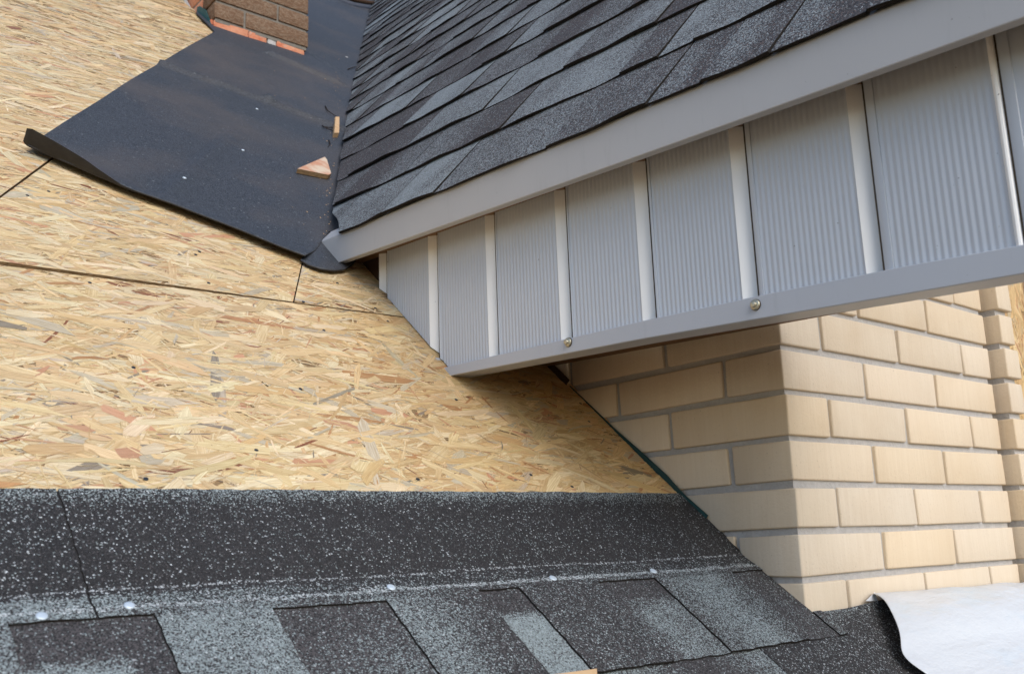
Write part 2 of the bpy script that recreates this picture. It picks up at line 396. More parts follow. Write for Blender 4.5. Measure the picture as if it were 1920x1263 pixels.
def strand_object(poly, dens, place, mat, parent, skip=None, view=None):
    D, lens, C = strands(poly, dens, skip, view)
    P = place(D[:, 0], D[:, 1], D[:, 2])
    me = bpy.data.meshes.new('wood_strands'); nv = len(P)
    me.vertices.add(nv); me.vertices.foreach_set('co', P.astype(np.float32).ravel())
    me.loops.add(nv); me.loops.foreach_set('vertex_index', np.arange(nv, dtype=np.int32))
    st = np.concatenate([[0], np.cumsum(lens)[:-1]]).astype(np.int32)
    me.polygons.add(len(lens)); me.polygons.foreach_set('loop_start', st)
    try: me.polygons.foreach_set('loop_total', lens.astype(np.int32))
    except Exception: pass
    uvl = me.uv_layers.new(name='UVMap'); uvl.data.foreach_set('uv', D[:, 3:5].astype(np.float32).ravel())
    a = me.color_attributes.new('Col', 'FLOAT_COLOR', 'CORNER')
    cc = np.repeat(np.hstack([C, np.ones((len(C), 1))]), lens, axis=0)
    a.data.foreach_set('color', cc.astype(np.float32).ravel())
    me.materials.append(mat); me.update(calc_edges=True); me.validate()
    o = link(bpy.data.objects.new('wood_strands', me), parent); o['kind'] = 'stuff'
    return o
def place1(h0):
    def f(x, t, h):
        hh = h0(x) if callable(h0) else h0
        return O1 + np.outer(x, [1, 0, 0]) + np.outer(t, T1) + np.outer(h + hh, N1)
    return f
XL, XRT = -2.3, 0.06
J1l = r1(0, 497); J1r = r1(560, 570)
def lineJ(a, b):
    return lambda x: a[1] + (b[1] - a[1]) * (x - a[0]) / (b[0] - a[0])
J1 = lineJ(J1l, J1r)
J2 = lineJ(r1(0, 65), r1(280, 140))
J3b = r1(347, 37)[1]
J3 = lambda x: J3b + 0.03 * x
d1a, d1b = r1(0, 375), r1(80, 315)
d2a, d2b = r1(550, 570), r1(565, 503)
D1 = lambda t: d1a[0] + (d1b[0] - d1a[0]) * (t - d1a[1]) / (d1b[1] - d1a[1])
D2 = lambda t: d2a[0] + (d2b[0] - d2a[0]) * (t - d2a[1]) / (d2b[1] - d2a[1])
G = 0.0022
tb = t_of_y(0.118)
felt_skip = [r1(30, 330), r1(590, 510), (0.6, J2(0.6)), r1(400, 75)]
felt_skip = [r1(95, 290), r1(560, 480), (1.2, 3.3), r1(405, 75)]
def board(poly, dens, h0, skip=None, thick=0.012, jag=0.0012, view=None, lab=None):
    # slab outline with slightly frayed edges
    pts = []
    for i in range(len(poly)):
        a, b = np.array(poly[i]), np.array(poly[(i + 1) % len(poly)]); L = np.linalg.norm(b - a); k = max(2, int(L / 0.012)); k = min(k, 160)
        nrm = np.array([-(b - a)[1], (b - a)[0]]) / L
        for j in range(k):
            pts.append(a + (b - a) * j / k + nrm * random.uniform(0, jag) * (j > 0))
    hf = h0 if callable(h0) else (lambda x: h0)
    o = prism('strand_board', [P1(p[0], p[1], float(hf(p[0]))) for p in pts], -N1 * thick, MAT['core'], roof)
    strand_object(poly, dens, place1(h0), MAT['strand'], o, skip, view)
    return o
# rows: lowest, middle (three pieces cut parallel to the valley), upper
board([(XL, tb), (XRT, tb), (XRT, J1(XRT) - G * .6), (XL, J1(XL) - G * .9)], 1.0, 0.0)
h1 = 0.0055
tA = lambda f, x: f(x)
xa, xb = D1(J1(-1.15)), D1(J2(-0.4)); xc, xd = D2(J1(-0.54)), D2(J2(0.0))
board([(XL, J1(XL) + G), (xa - G, J1(xa) + G), (xb - G, J2(xb) - G), (XL, J2(XL) - G)], 0.8, h1, view=[(-1.9, 0.5), (0, 0.5), (0, 3), (-1.9, 3)])
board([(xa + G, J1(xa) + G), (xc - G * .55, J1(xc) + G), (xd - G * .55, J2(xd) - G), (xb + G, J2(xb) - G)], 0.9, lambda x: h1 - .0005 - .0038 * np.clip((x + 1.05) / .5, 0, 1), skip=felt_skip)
board([(xc + G * .55, J1(xc) + G * .6), (0.9, J1(0.9) + G * .6), (0.9, J2(0.9) - G), (xd + G * .55, J2(xd) - G)], 0.7, 0.0013, skip=felt_skip, view=[(-1, .5), (0.1, .5), (0.1, 1.5), (-1, 1.5)])
vw = [(-2.0, 1.5), (0.35, 1.5), (0.35, 5.2), (-2.0, 5.2)]
board([(XL, J2(XL) + G), (1.4, J2(1.4) + G), (1.4, J3(1.4) - G), (XL, J3(XL) - G)], 0.45, h1 - 0.001, skip=felt_skip, view=vw)
board([(XL, J3(XL) + G), (2.6, J3(2.6) + G), (2.6, 8.4), (XL, 8.4)], 0.3, h1 - 0.002, view=[(-1.2, 3), (0.3, 3), (0.3, 4.9), (-1.2, 4.9)])

prism('sarking_board', [P1(XL, tb - .3, -.0135), P1(0.9, tb - .3, -.0135), P1(3.0, 8.4, -.0135), P1(XL, 8.4, -.0135)], -N1 * .01, MAT['dark'], roof)
def disc(name, c, n, rad, h, mat, parent, seg=10, dome=0.0, e=1.0):
    n = Vector(n).normalized(); a = n.orthogonal().normalized(); b = n.cross(a)
    V = []; F = []
    rings = [(1.0, 0.0), (1.0, h), (0.8, h + dome * .6), (0.4, h + dome)]
    for r_, z in rings:
        for i in range(seg):
            q = 2 * math.pi * i / seg
            V.append(Vector(c) + (a * math.cos(q) + b * math.sin(q)) * rad * r_ + n * z)
    for k in range(len(rings) - 1):
        for i in range(seg):
            j = (i + 1) % seg; F.append((k * seg + i, k * seg + j, (k + 1) * seg + j, (k + 1) * seg + i))
    F.append(tuple(range((len(rings) - 1) * seg, len(rings) * seg)))
    return mesh(name, V, F, mat, parent, smooth=True)
for (x, y) in [(168, 531), (373, 475), (366, 481), (390, 534), (273, 899), (783, 899), (995, 891), (1072, 913), (632, 533), (703, 580), (727, 603), (568, 568),
               (563, 730), (607, 620), (855, 750), (90, 364), (50, 372), (1088, 757), (1104, 791), (250, 690), (480, 845)]:
    q = r1(x, y); hh = (max(.0015, h1 - .0038 * min(1, max(0, (q[0] + 1.05) / .5))) if q[1] > J1(q[0]) else 0) + 0.0010
    disc('screw_head', P1(q[0], q[1], hh), N1, 0.0031, 0.0006, MAT['dnail'], roof)

# ------------------------------------------------------------------ foot of the roof: laminated shingles
Q1 = (0.239 - YB) / math.cos(TH)
def S2(x, q, h=0.0):
    """surface of the shingled foot: q metres down from the top edge of the shingles"""
    if q < Q1:
        y = 0.239 - q * math.cos(TH); p = np.array([x, y, (K1 + math.sin(TH) * y) / math.cos(TH)]); n = N1
    else:
        y = YB - (q - Q1) * math.cos(TH2); p = np.array([x, y, ZB - (q - Q1) * math.sin(TH2)]); n = N2
    f = min(1, max(0, (q - Q1 + 0.03) / 0.06)); n = N1 * (1 - f) + N2 * f
    bulge = 0.0022 * math.exp(-((q - Q1) / 0.03) ** 2)
    return p + n / np.linalg.norm(n) * (h - bulge)
def q2(px, py, h=0.0):
    p = hit(px, py, N2, K2 + h)
    if p[1] <= YB: return p[0], Q1 + (YB - p[1]) / math.cos(TH2)
    p = hit(px, py, N1, K1 + h); return p[0], (0.239 - p[1]) / math.cos(TH)
shing = thing('eave_shingles', (-0.5, 0.0, -0.42), 'dark speckled laminated shingles with nails along the foot of the bare boarded roof', 'shingles')
xj, qe = q2(205, 1258)[0], 0
xj = (q2(150, 1050)[0] + q2(196, 1230)[0]) / 2
QE = q2(1370, 1225)[1]                 # lower edge of this course
qthin = q2(1000, 1065)[1]; qthick = q2(1000, 1092)[1]; qtab = q2(722, 1130)[1]
print('QE', QE, qthin, qthick, qtab, 'xj', xj)
def nz(x, s=1.0, seed=0.0):
    return math.sin(x * 37.1 * s + seed) * .5 + math.sin(x * 91.7 * s + seed * 2.1) * .3 + math.sin(x * 211 * s + seed * .7) * .2
# share of light granules across the exposed part of this course, by x
def keypts(lst): return [(q2(px, py)[0], v) for px, py, v in lst]
EXPO = keypts([(0, 1200, .55), (20, 1200, .5), (300, 1165, .62), (420, 1150, .62), (520, 1145, .55), (560, 1150, .25), (735, 1135, .55), (800, 1130, .45), (850, 1125, .14), (960, 1115, .08),
               (985, 1112, .12), (1100, 1110, .10), (1130, 1110, .12), (1240, 1100, .28), (1300, 1100, .55), (1345, 1100, .55), (1385, 1085, .15), (1500, 1150, .15)])
def attr_base(x, q):
    top = max(0.0, 1 - q / 0.035)
    L = 0.02 + 0.46 * top ** 1.2; Wt = 0.020 + 0.02 * top
    left = min(1, max(0, (-x - 0.75) / 0.45))
    Wt += 0.018 * left * (q < qthick)
    if q > qthin + 0.004:
        f = min(1, (q - qthin) / (qthick - qthin + 1e-6)); L = 0.05 + 0.25 * f ** 2 * (0.5 + left); Wt = 0.05 + 0.05 * left
    if q > qthick:
        f = min(1, (q - qthick) / 0.02); L = L * (1 - f) + lerp_poly(EXPO, x) * f; Wt = 0.02
    dq = abs(q - qthin - 0.0008 * nz(x, 0.4))
    if dq < 0.0016: Wt = 0.40
    dq = abs(q - qthick - 0.001 * nz(x, 0.3))
    if dq < 0.004: Wt = 0.38; L = max(L, 0.4)
    if left > 0 and abs(q - qthick) < 0.018: L = max(L, 0.55 * left + .1)
    return (L, Wt, 0.06 + 0.30 * (q > qthick), 1)
def lower_sheet(name, xa_, xb_, qa, qb, h, fn, dx=0.012, jag=0.0016, par=None, seed=3.0, thk=0.0032):
    qs = sorted(set([round(q, 5) for q in list(np.arange(qa, qb, 0.0075)) + [qb] + [v + d for v in (qthin, qthick) for d in (-.0045, -.0018, 0, .0018, .0045) if qa < v + d < qb]]))
    n = max(2, int(round((xb_ - xa_) / dx)))
    pts, at = [], []
    for i in range(n + 1):
        x = xa_ + (xb_ - xa_) * i / n
        row, ar = [], []
        for k, q in enumerate(qs):
            xx = x; qq = q
            if k == 0: qq = q + jag * nz(x, 3, 1)
            if k == len(qs) - 1: qq = q + jag * nz(x, 3, 2)
            if i in (0, n): xx += jag * 0.8 * nz(q, 4, seed)
            row.append(S2(xx, qq, h + 0.0010 * nz(x * 0.31, 1, 5 + q * 9))); ar.append(fn(x, q))
        pts.append(row); at.append(ar)
    return grid(name, pts, MAT['granule_fg'], par or shing, attr=at, thick=thk, tdir=-N2, rimattr=(0, 0, 0.1, 1), edge=MAT['edge'])
HB = 0.0052
XLS = -1.75
XR0 = -0.003
def X2(px, py): return q2(px, py)[0]
st_ = lambda a, b, x: min(1, max(0, (x - a) / (b - a)))
def tq(px, py): return q2(px, py)[1]
QT = {}
# notches in the upper ply: (x left, x right, top q, colour of the ply seen in the notch)
NT = [(X2(15, 1180), X2(289, 1160), tq(240, 1163), lambda u, v: (0.05 + 0.72 * st_(.30, .42, v) * (u < .66), .005, .50, 1)),
      (X2(508, 1148), X2(722, 1130), qtab, lambda u, v: (0.08 + .34 * st_(.5, 1.3, v + .5 * u), .005, .52, 1)),
      (X2(897, 1113), X2(973, 1109), tq(940, 1110), lambda u, v: (0.05 + 0.88 * st_(.25, .33, v), .003, .45, 1)),
      (X2(1120, 1096), X2(1228, 1090), tq(1180, 1092), lambda u, v: (0.05 + 0.55 * st_(.20, .42, v) * st_(.0, .35, u), .005, .50, 1)),
      (X2(1372, 1078), XR0 - .001, tq(1400, 1075), lambda u, v: (0.10, .01, .50, 1))]
def make_course(xa_, xb_):
    """one shingle: headlap band and teeth (upper ply), bottom ply showing in the notches"""
    qn = min(n[2] for n in NT) - 0.002
    top = lower_sheet('shingle', xa_, xb_, 0.0, qn, HB, attr_base)
    edges = []
    x = xa_
    for (a, b, q0, fn) in NT:
        a2, b2 = max(a, xa_), min(b, xb_)
        if b2 <= a2: continue
        if a2 - x > 0.004: lower_sheet('tooth', x, a2, qn + .0002, QE, HB, attr_base, par=top, seed=x)
        # lip above the notch and the exposed bottom ply
        if q0 - qn > .003: lower_sheet('lip', a2, b2, qn + .0002, q0, HB, attr_base, par=top, seed=a2)
        lower_sheet('bottom_ply', a2 - .004, b2 + (.004 if b <= xb_ else 0.0), q0 - .004, QE - .0004, HB - 0.0029, (lambda aa, bb, qq, f: (lambda X, Q: f((X - aa) / (bb - aa), max(0, (Q - qq) / (QE - qq)))))(a, b, q0, fn), par=top, seed=b2)
        x = b2
    if xb_ - x > .004: lower_sheet('tooth', x, xb_, qn + .0002, QE, HB, attr_base, par=top, seed=x)
    # felted backing seen in the joints
    lower_sheet('backing', xa_ + .002, xb_ + .006, 0.0015, qn, HB - .0018, lambda X, Q: (0.0, 0.0, 0.0, 1), par=top, thk=.0012)
    if xb_ < -.5: lower_sheet('backing', xb_ - .003, xb_ + .006, qn, QE - .001, HB - .0040, lambda X, Q: (0.0, 0.0, 0.0, 1), par=top, thk=.0008)
    return top
sA = make_course(XLS, xj - 0.0013)
sB = make_course(xj + 0.0013, XR0)
# part of this course that runs on past the pillar's corner
QF = q2(1515, 1147)[1]
def past(x, q): return (0.30 - 0.2 * st_(0.0, 0.03, x), .01, .45, 1)
sC = lower_sheet('shingle', XR0 + .0005, 0.020, QF + 0.004, QE, HB - .0004, past)
# next course down
def expo2(x, q):
    k = keypts([(1100, 1263, .12), (1435, 1240, .12), (1450, 1240, .60), (1530, 1230, .60), (1545, 1230, .12), (1600, 1240, .16), (1640, 1250, .3)])
    return (lerp_poly(k, x), .01, .50, 1)
sD = lower_sheet('shingle', XLS, X2(1440, 1215) - .001, QE - 0.03, QE + 0.20, -0.0004, lambda x, q: (0.25 + 0.25 * math.sin(x * 23), .01, .45, 1))
sE = lower_sheet('shingle', X2(1440, 1215) + .001, X2(1600, 1235), QE - 0.03, QE + 0.20, -0.0004, expo2)
for (x, y) in [(77, 1147), (241, 1127), (731, 1094), (1034, 1078), (1222, 1065)]:
    q = q2(x, y, HB + .001); c = S2(q[0], q[1], HB + 0.0004)
    disc('nail_head', c, N2, 0.0056, 0.0009, MAT['nail'], shing, 12, 0.0008)

# speckled starter strip in front of the pillar foot
strip = thing('starter_strip', (0.3, -0.06, -0.46), 'black speckled roofing strip along the foot of the cream brick pillar, partly under white film', 'roofing strip')
pts, at = [], []
for i in range(61):
    x = 0.008 + 1.3 * (i / 60); x = x if i else -0.2; row, ar = [], []
    for k in range(26):
        q = QF + 0.003 + k * 0.02
        if i == 0: q = max(q, QE - .05)
        up = 0.010 * math.exp(-((q - QF) / 0.02) ** 2) * st_(0.10, 0.2, x)
        row.append(S2(x, q, 0.0010 + up)); ar.append((0.05 + .30 * math.exp(-((q - QF) / 0.02) ** 2) * (1 - st_(.1, .2, x)), .05, .16, 1))
    pts.append(row); at.append(ar)
o = grid('strip_sheet', pts, MAT['granule_fg'], strip, attr=at, thick=0.003, tdir=-N2, rimattr=(0, 0, .1, 1))

# white film lying over it
film = thing('white_film', (0.5, -0.06, -0.45), 'glossy white plastic film draped at the foot of the cream brick pillar', 'plastic film')
edge_px = [(1641, 1110), (1652, 1118), (1664, 1133), (1674, 1150), (1682, 1168), (1688, 1186), (1689, 1203), (1690, 1218), (1696, 1230), (1710, 1243), (1728, 1255), (1750, 1270), (1790, 1300), (1830, 1330), (1880, 1370)]
edge_h = [0.020, 0.026, 0.030, 0.032, 0.032, 0.030, 0.026, 0.022, 0.019, 0.018, 0.017, 0.016, 0.015, 0.014, 0.013]
rows = []
for (ex, ey), eh in zip(edge_px, edge_h):
    p = hit(ex, ey, N2, K2 + eh); p[1] = min(p[1], -0.012); rows.append(p)
pts = []
for i, p in enumerate(rows):
    row = []
    for k in range(41):
        u = k / 40; x = p[0] + (1.3 - p[0]) * u ** 1.3
        f = i / (len(rows) - 1)
        yy = p[1] * (1 - u * .0); zz = p[2]
        w_ = 0.008 * math.sin(x * 9 + i * .8) * (0.3 + f) + 0.003 * math.sin(x * 31 + i * 1.3)
        base = (K2 + math.sin(TH2) * yy) / math.cos(TH2)
        hh = (zz - base) + w_ * math.sin(math.pi * min(1, i / 3)) + 0.006 * math.sin(u * 6) * st_(0, .2, u) * (i > 0)
        row.append(np.array([x, yy, base + max(hh, 0.008)]))
    pts.append(row)
# upper edge leans on the bricks
for k in range(41):
    x = pts[0][k][0]; e0 = hit(1641, 1110, (0, 1, 0), -0.008)[2]; e1 = hit(1920, 1093, (0, 1, 0), -0.008)
    pts[0][k] = np.array([x, -0.0065, e0 + (e1[2] - e0) * (x - 0.196) / (e1[0] - 0.196)])
o = grid('film_sheet', pts, MAT['film'], film, thick=0.0022, tdir=-N2)
sm = o.modifiers.new('smooth', 'SUBSURF'); sm.levels = 1; sm.render_levels = 1
# folded back corner of the film
c0 = hit(1641, 1110, (0, 1, 0), -0.008); c1 = hit(1625, 1126, (0, 1, 0), -0.012); c2 = hit(1646, 1126, (0, 1, 0), -0.014)
prism('folded_corner', [c0, c1, c2], np.array([0, 0.0015, 0.0005]), MAT['film'], film)

# offcut of wood at the lower frame edge
wp = [q2(a, b, .016) for a, b in ((1020, 1251), (1108, 1240), (1112, 1300), (1030, 1310))]
o = prism('wood_offcut', [S2(x, q, 0.016) for x, q in wp], -N2 * 0.010, MAT['wood']); tag(o, 'small yellow wood offcut lying on the foreground shingles', 'wood scrap')

# ------------------------------------------------------------------ cream brick pillar
PITCH = 0.0761237; JT = 0.0108831
pil = thing('brick_pillar', (0.385, 0.35, -0.60), 'square pillar of smooth cream bricks with grey mortar rising through the roof', 'brick pillar')
D_P = 0.77
ins = 0.0068
o = box('mortar', (ins, ins, -0.70), (0.77 - ins, D_P - ins, 0.24), MAT['mortar'], pil)
for k in range(-3, 8):
    z0 = -k * PITCH; z1 = z0 + PITCH - JT
    if k % 2 == 0:
        fr = [(0, .12), (.13, .38), (.39, .64), (.65, .77)]; sd_ = [(.26, .51), (.52, .77)]; cy = .25; cx_ = .12
    else:
        fr = [(0, .25), (.26, .51), (.52, .77)]; sd_ = [(.13, .38), (.39, .64), (.65, .77)]; cy = .12; cx_ = .25
    def J(): return random.uniform(-.0012, .0012)
    for i, (a, b) in enumerate(fr):
        dy = cy if i == 0 else .12
        o = box('brick', (a + (0 if i == 0 else J()), J() * .8, z0 + J() * .4), (b + J(), dy, z1 + J() * .6), MAT['brick'], pil, 0.0030, 2, 0.0014)
    for (a, b) in sd_:
        o = box('brick', (J() * .8, a + J(), z0 + J() * .4), (.12, b + J(), z1 + J() * .6), MAT['brick'], pil, 0.0030, 2, 0.0014)
# stepped-forward bricks of the next pier, and the boarded opening behind them
rev = thing('brick_pier', (0.80, 0.03, -0.60), 'narrow toothed edge of cream bricks stepping forward beside the pillar', 'brick pier')
box('mortar', (0.788, -0.018, -0.70), (0.838, 0.12, 0.24), MAT['mortar'], rev)
for k in range(-3, 8):
    z0 = -k * PITCH; z1 = z0 + PITCH - JT
    box('brick', (0.7855, -0.028 + J() * 1.2, z0 + J()), (0.850 + J() * 3, 0.12, z1 + J()), MAT['brick'], rev, 0.0035, 3, 0.0006)
brd = thing('boarded_wall', (1.2, 0.16, -0.6), 'strand board sheet closing the opening behind the cream brick pier', 'board')
o = prism('strand_board', [(0.80, 0.10, -0.8), (2.2, 0.10, -0.8), (2.2, 0.10, 0.4), (0.80, 0.10, 0.4)], np.array([0, .012, 0]), MAT['core'], brd)
def placew(x, t, h): return np.stack([t, 0.0995 - h, x], 1)
strand_object([(-0.8, 0.81), (0.4, 0.81), (0.4, 1.25), (-0.8, 1.25)][::-1] if False else [(-0.8, 0.81), (0.4, 0.81), (0.4, 1.25), (-0.8, 1.25)], 1.0, placew, MAT['strand'], o)

# green membrane between boards and bricks
gm = [(1068, 716), (1108, 758), (1150, 798), (1200, 838), (1243, 880), (1262, 905), (1283, 930), (1321, 960)]
gw = [0.003, 0.004, 0.006, 0.011, 0.013, 0.012, 0.010, 0.013]
ptsA, ptsB = [], []
for i in range(len(gm)):
    p = hit(*gm[i], (1, 0, 0), -0.0045); tt = t_of_y(p[1]) + 0.0
    q = P1(-0.006, tt, -0.004); ptsB.append(q); ptsA.append(q + N1 * (0.004 + gw[i] * .85) + np.array([0.0015, 0, 0]))
pts = [[a + (b - a) * f + np.array([-0.001 * math.sin(i * 2.1 + f * 3), 0, 0]) for f in (0, .5, 1)] for i, (a, b) in enumerate(zip(ptsB, ptsA))]
o = grid('membrane_strip', pts, MAT['green'], None, thick=0.0014, tdir=np.array([-1, 0, 0])); tag(o, 'thin dark green membrane edge squeezed between bare boards and cream bricks', 'membrane')
o = grid('membrane_strip', [[P1(-0.012 + a, t, -0.004 + h) for (a, h) in ((0, 0), (0.001, .008), (.002, .018))] for t in np.linspace(t_of_y(.515), t_of_y(.60), 4)], MAT['dark'], None, thick=0.002, tdir=np.array([-1, 0, 0]))
tag(o, 'dark membrane flap under the cladding trim at the top of the cream bricks', 'membrane')

# ------------------------------------------------------------------ dormer: eave, cladding, shingled roof
dor = thing('dormer', (-0.3, 0.1, 0.0), 'metal clad dormer with grey eave fascia and dark laminated shingles', 'dormer')
YE = -0.62
zt = lambda y: DB[2] + (y - DB[1]) * DE[2] / DE[1] - 0.001
fb = [(hit(*q, (1, 0, 0), -0.37)) for q in [(635, 492), (1000, 363), (1400, 220), (1900, 40)]]
fbp = sorted([(p[1], p[2]) for p in fb]); sl = (fbp[1][1] - fbp[0][1]) / (fbp[1][0] - fbp[0][0])
fbp = [(YE, fbp[0][1] + sl * (YE - fbp[0][0]))] + fbp
zbf = lambda y: lerp_poly(fbp, y)
yl0 = hit(600, 450, (1, 0, 0), -0.37)[1]; yl1 = hit(635, 492, (1, 0, 0), -0.37)[1]
# fascia: folded sheet, with a top flange and a bottom lip
prof_n = 60; pts = []
for i in range(prof_n + 1):
    u = i / prof_n
    yt = yl0 + (YE - yl0) * u; yb = yl1 + (YE - yl1) * u
    a = np.array([-0.37, yt, zt(yt)]); b = np.array([-0.37, yb, zbf(yb)])
    n_ = np.array([0.0, 0, 0]); wav = 0.0
    row = [a + np.array([0.028, 0, .030]), a + np.array([0.0022, 0, .0028]), a + np.array([0.0006, 0, 0.0012]), a + np.array([0, 0, -0.0010])]
    for f in (0.25, 0.5, 0.75): row.append(a + (b - a) * f + np.array([wav, 0, 0]))
    row += [b + np.array([0, 0, .0012]), b + np.array([0.0008, 0, 0]), b + np.array([0.016, 0, 0.0006])]
    pts.append(row)
grid('fascia', pts, MAT['fascia'], dor, smooth=False)
# soffit behind the fascia
zs = lambda y: 0.2590 + 0.052 * y
prism('soffit', [(-0.368, yl1, zs(yl1)), (-0.368, YE, zs(YE)), (-0.290, YE, zs(YE)), (-0.290, yl1 + .1, zs(yl1 + .1))], np.array([0, 0, .006]), MAT['soffit'], dor)
prism('fascia_return', [(-0.3695, YE + .0005, zt(YE)), (-0.3695, YE + .0005, zbf(YE)), (-0.30, YE + .0005, zbf(YE)), (-0.30, YE + .0005, zt(YE) + .08)], np.array([0, .002, 0]), MAT['fascia'], dor)
# cladding
XW = -0.303
tzp = sorted([(p[1], p[2]) for p in [hit(*q, (1, 0, 0), XW - .009) for q in [(850, 685), (1200, 603), (1450, 549), (1700, 499), (1920, 459)]]])
bzp = sorted([(p[1], p[2]) for p in [hit(*q, (1, 0, 0), XW - .009) for q in [(850, 703), (1200, 636), (1450, 593), (1700, 551), (1920, 513)]]])
def ext(l, y0):
    s_ = (l[1][1] - l[0][1]) / (l[1][0] - l[0][0]); return [(y0, l[0][1] + s_ * (y0 - l[0][0]))] + l
tzp = ext(tzp, YE); bzp = ext(bzp, YE)
ztr = lambda y: lerp_poly(tzp, y); zbt = lambda y: lerp_poly(bzp, y)
zroof = lambda y: (K1 + math.sin(TH) * y) / math.cos(TH)
# right edges (y, near side) of the pale bevels, measured along the eave
ribs = [0.735, 0.554, 0.3755, 0.187, 0.0055, -0.177, -0.3585, -0.5220]
bw = [0.030, 0.031, 0.028, 0.0265, 0.027, 0.0255, 0.0225, 0.0085]
zb_at = lambda y: max(ztr(y) - 0.010, zroof(y) + 0.0045)
for i in range(len(ribs)):
    y1 = ribs[i]; yw = y1 + bw[i]
    # pale bevel running inwards
    rows_ = []
    for u in np.linspace(0, 1, 5):
        y = yw + (y1 - yw) * u; x = XW + 0.016 * u
        if i == 7: x = XW - 0.003 * math.sin(u * math.pi)
        rows_.append([np.array([x, y, zb_at(y) if u < 1 else zb_at(y)]), np.array([x, y, zs(y) + .004])])
    rows_.append([np.array([XW + 0.0165 if i != 7 else XW + .004, y1 - 0.0002, zb_at(y1)]), np.array([XW + 0.0165 if i != 7 else XW + .004, y1 - 0.0002, zs(y1) + .004])])
    grid('cladding_rib', rows_, MAT['rib'], dor, smooth=False)
    # next panel: sharp return, plain strip, then corrugated face
    yend = ribs[i + 1] + bw[i + 1] if i + 1 < len(ribs) else YE
    ys = [(y1 - 0.0006, XW + .0165), (y1 - 0.0012, XW + .0005), (y1 - 0.0030, XW - 0.0008)]
    plain = 0.0045 + 0.0100 * st_(0.1, -0.4, y1)
    ys += [(y1 - plain, XW - 0.0004), (y1 - plain - .0006, XW + 0.0014)]
    ye = yend
    yc0 = y1 - plain - 0.0010
    if i != 7:
        nr = int((yc0 - ye) / 0.0083); pitch = (yc0 - ye) / nr
        for k in range(nr * 6 + 1):
            y = yc0 - k * pitch / 6; ys.append((y, XW + 0.0006 + 0.0011 * (0.5 - 0.5 * math.cos(2 * math.pi * k / 6))))
    else:
        for k in range(1, 9): ys.append((yc0 + (ye - yc0) * k / 8, XW + .001))
    pts = []
    for (y, x) in ys:
        zb, ztp = zb_at(y), zs(y) + .004
        pts.append([np.array([x, y, zb + (ztp - zb) * f]) for f in (0, .5, 1)])
    grid('panel', pts, MAT['panel'], dor, smooth=True)
    grid('seam_shade', [[np.array([XW - .0012, y, zb_at(y)]), np.array([XW - .0012, y, zs(y) + .004])] for y in (y1 - .0005, y1 - 0.0010 - .0012 * st_(.6, -.2, y1))], MAT['rubber'], dor, smooth=False, thick=.001, tdir=np.array([1, 0, 0]))  # dark strip on the face gives the shade of the gap
# dark board added for the open gap's shade at the far end; panel backing
prism('gap_shade_board', [(-0.285, 0.70, -0.10), (-0.285, 1.15, -0.10), (-0.285, 1.15, .34), (-0.285, 0.70, .30)], np.array([.01, 0, 0]), MAT['dark'], dor)
prism('backing_board', [(-0.255, 0.85, zbt(.5) + .02), (-0.255, YE, zbt(YE) + .02), (-0.255, YE, zs(YE)), (-0.255, 0.85, zs(.85))], np.array([.008, 0, 0]), MAT['dark'], dor)
# bottom trim: folded box section with its far end cut to the roof slope
pts = []
XT = XW - .009
for i in range(61):
    u = i / 60
    yA = 0.555 + (YE - 0.555) * u; yB = 0.512 + (YE - 0.512) * u
    y0 = max(ztr(yA), zroof(yA) + .002) if i == 0 else ztr(yA)
    a = np.array([XT, yA, y0]); b = np.array([XT, yB, zbt(yB)])
    r_ = [a + np.array([0.0095, 0, 0.0006]), a + np.array([0.0008, 0, 0.0006]), a + np.array([0, 0, -0.0004])]
    r_ += [a + (b - a) * f for f in (.33, .66)]
    r_ += [b + np.array([0, 0, .0012]), b + np.array([.0010, 0, .0001]), b + np.array([.022, 0, 0.0004]), b + np.array([.046, 0, 0.0006]), b + np.array([.047, 0, 0.0016]), b + np.array([.047, 0, 0.016])]
    pts.append(r_)
grid('bottom_trim', pts, MAT['trim'], dor, smooth=False)
for (x, y) in [(1064, 641), (1415, 571)]:
    c = hit(x, y, (1, 0, 0), XT - .003)
    c[0] = XT
    w_ = disc('screw', c, (-1, 0, 0), 0.0078, 0.0018, MAT['rubber'], dor, 20, 0.0003)
    disc('washer', c + np.array([-.0018, 0, 0]), (-1, 0, 0), 0.0074, 0.0010, MAT['zinc'], w_, 20, 0.0014)
    disc('hex_head', c + np.array([-.0034, 0, 0]), (-1, 0, 0), 0.0044, 0.0045, MAT['zinc'], w_, 6, 0.0004)
prism('hidden_shade_board', [(-0.250, 0.85, zbt(.5) + .065), (-0.250, YE + .02, zbt(YE) + .065), (-0.006, YE + .02, zbt(YE) + .065), (-0.006, .85, zbt(.5) + .065)], np.array([0, 0, .01]), MAT['soffit'], dor)  # unseen board added to darken the upper bricks of the pillar's left face
# roof deck of the dormer
SV = lambda t: lerp_poly([(-.02, 1.262), (0, 1.269), (.061, 1.345), (.132, 1.454), (.508, 1.84), (1.088, 2.435), (1.497, 2.843), (2.317, 3.655), (3.915, 5.212), (5.0, 6.27)], t)
SR = -0.19
dk = [PD(SR, 0.004, -.012)] + [PD(SR, 4.9, -.012)] + [PD(SV(t) - .012, t, -.012) for t in (4.9, 3.915, 2.317, 1.497, 1.088, .508, .132, .06, .004)]
prism('deck_board', dk, -DN * 0.018, MAT['dark'], dor)
prism('deck_board', [PD(SR, 4.9, -.012), PD(SR, 4.9, -.03), PD(6.1, 4.9, -.03), PD(6.1, 4.9, -.012)], DU * 0.02, MAT['dark'], dor)
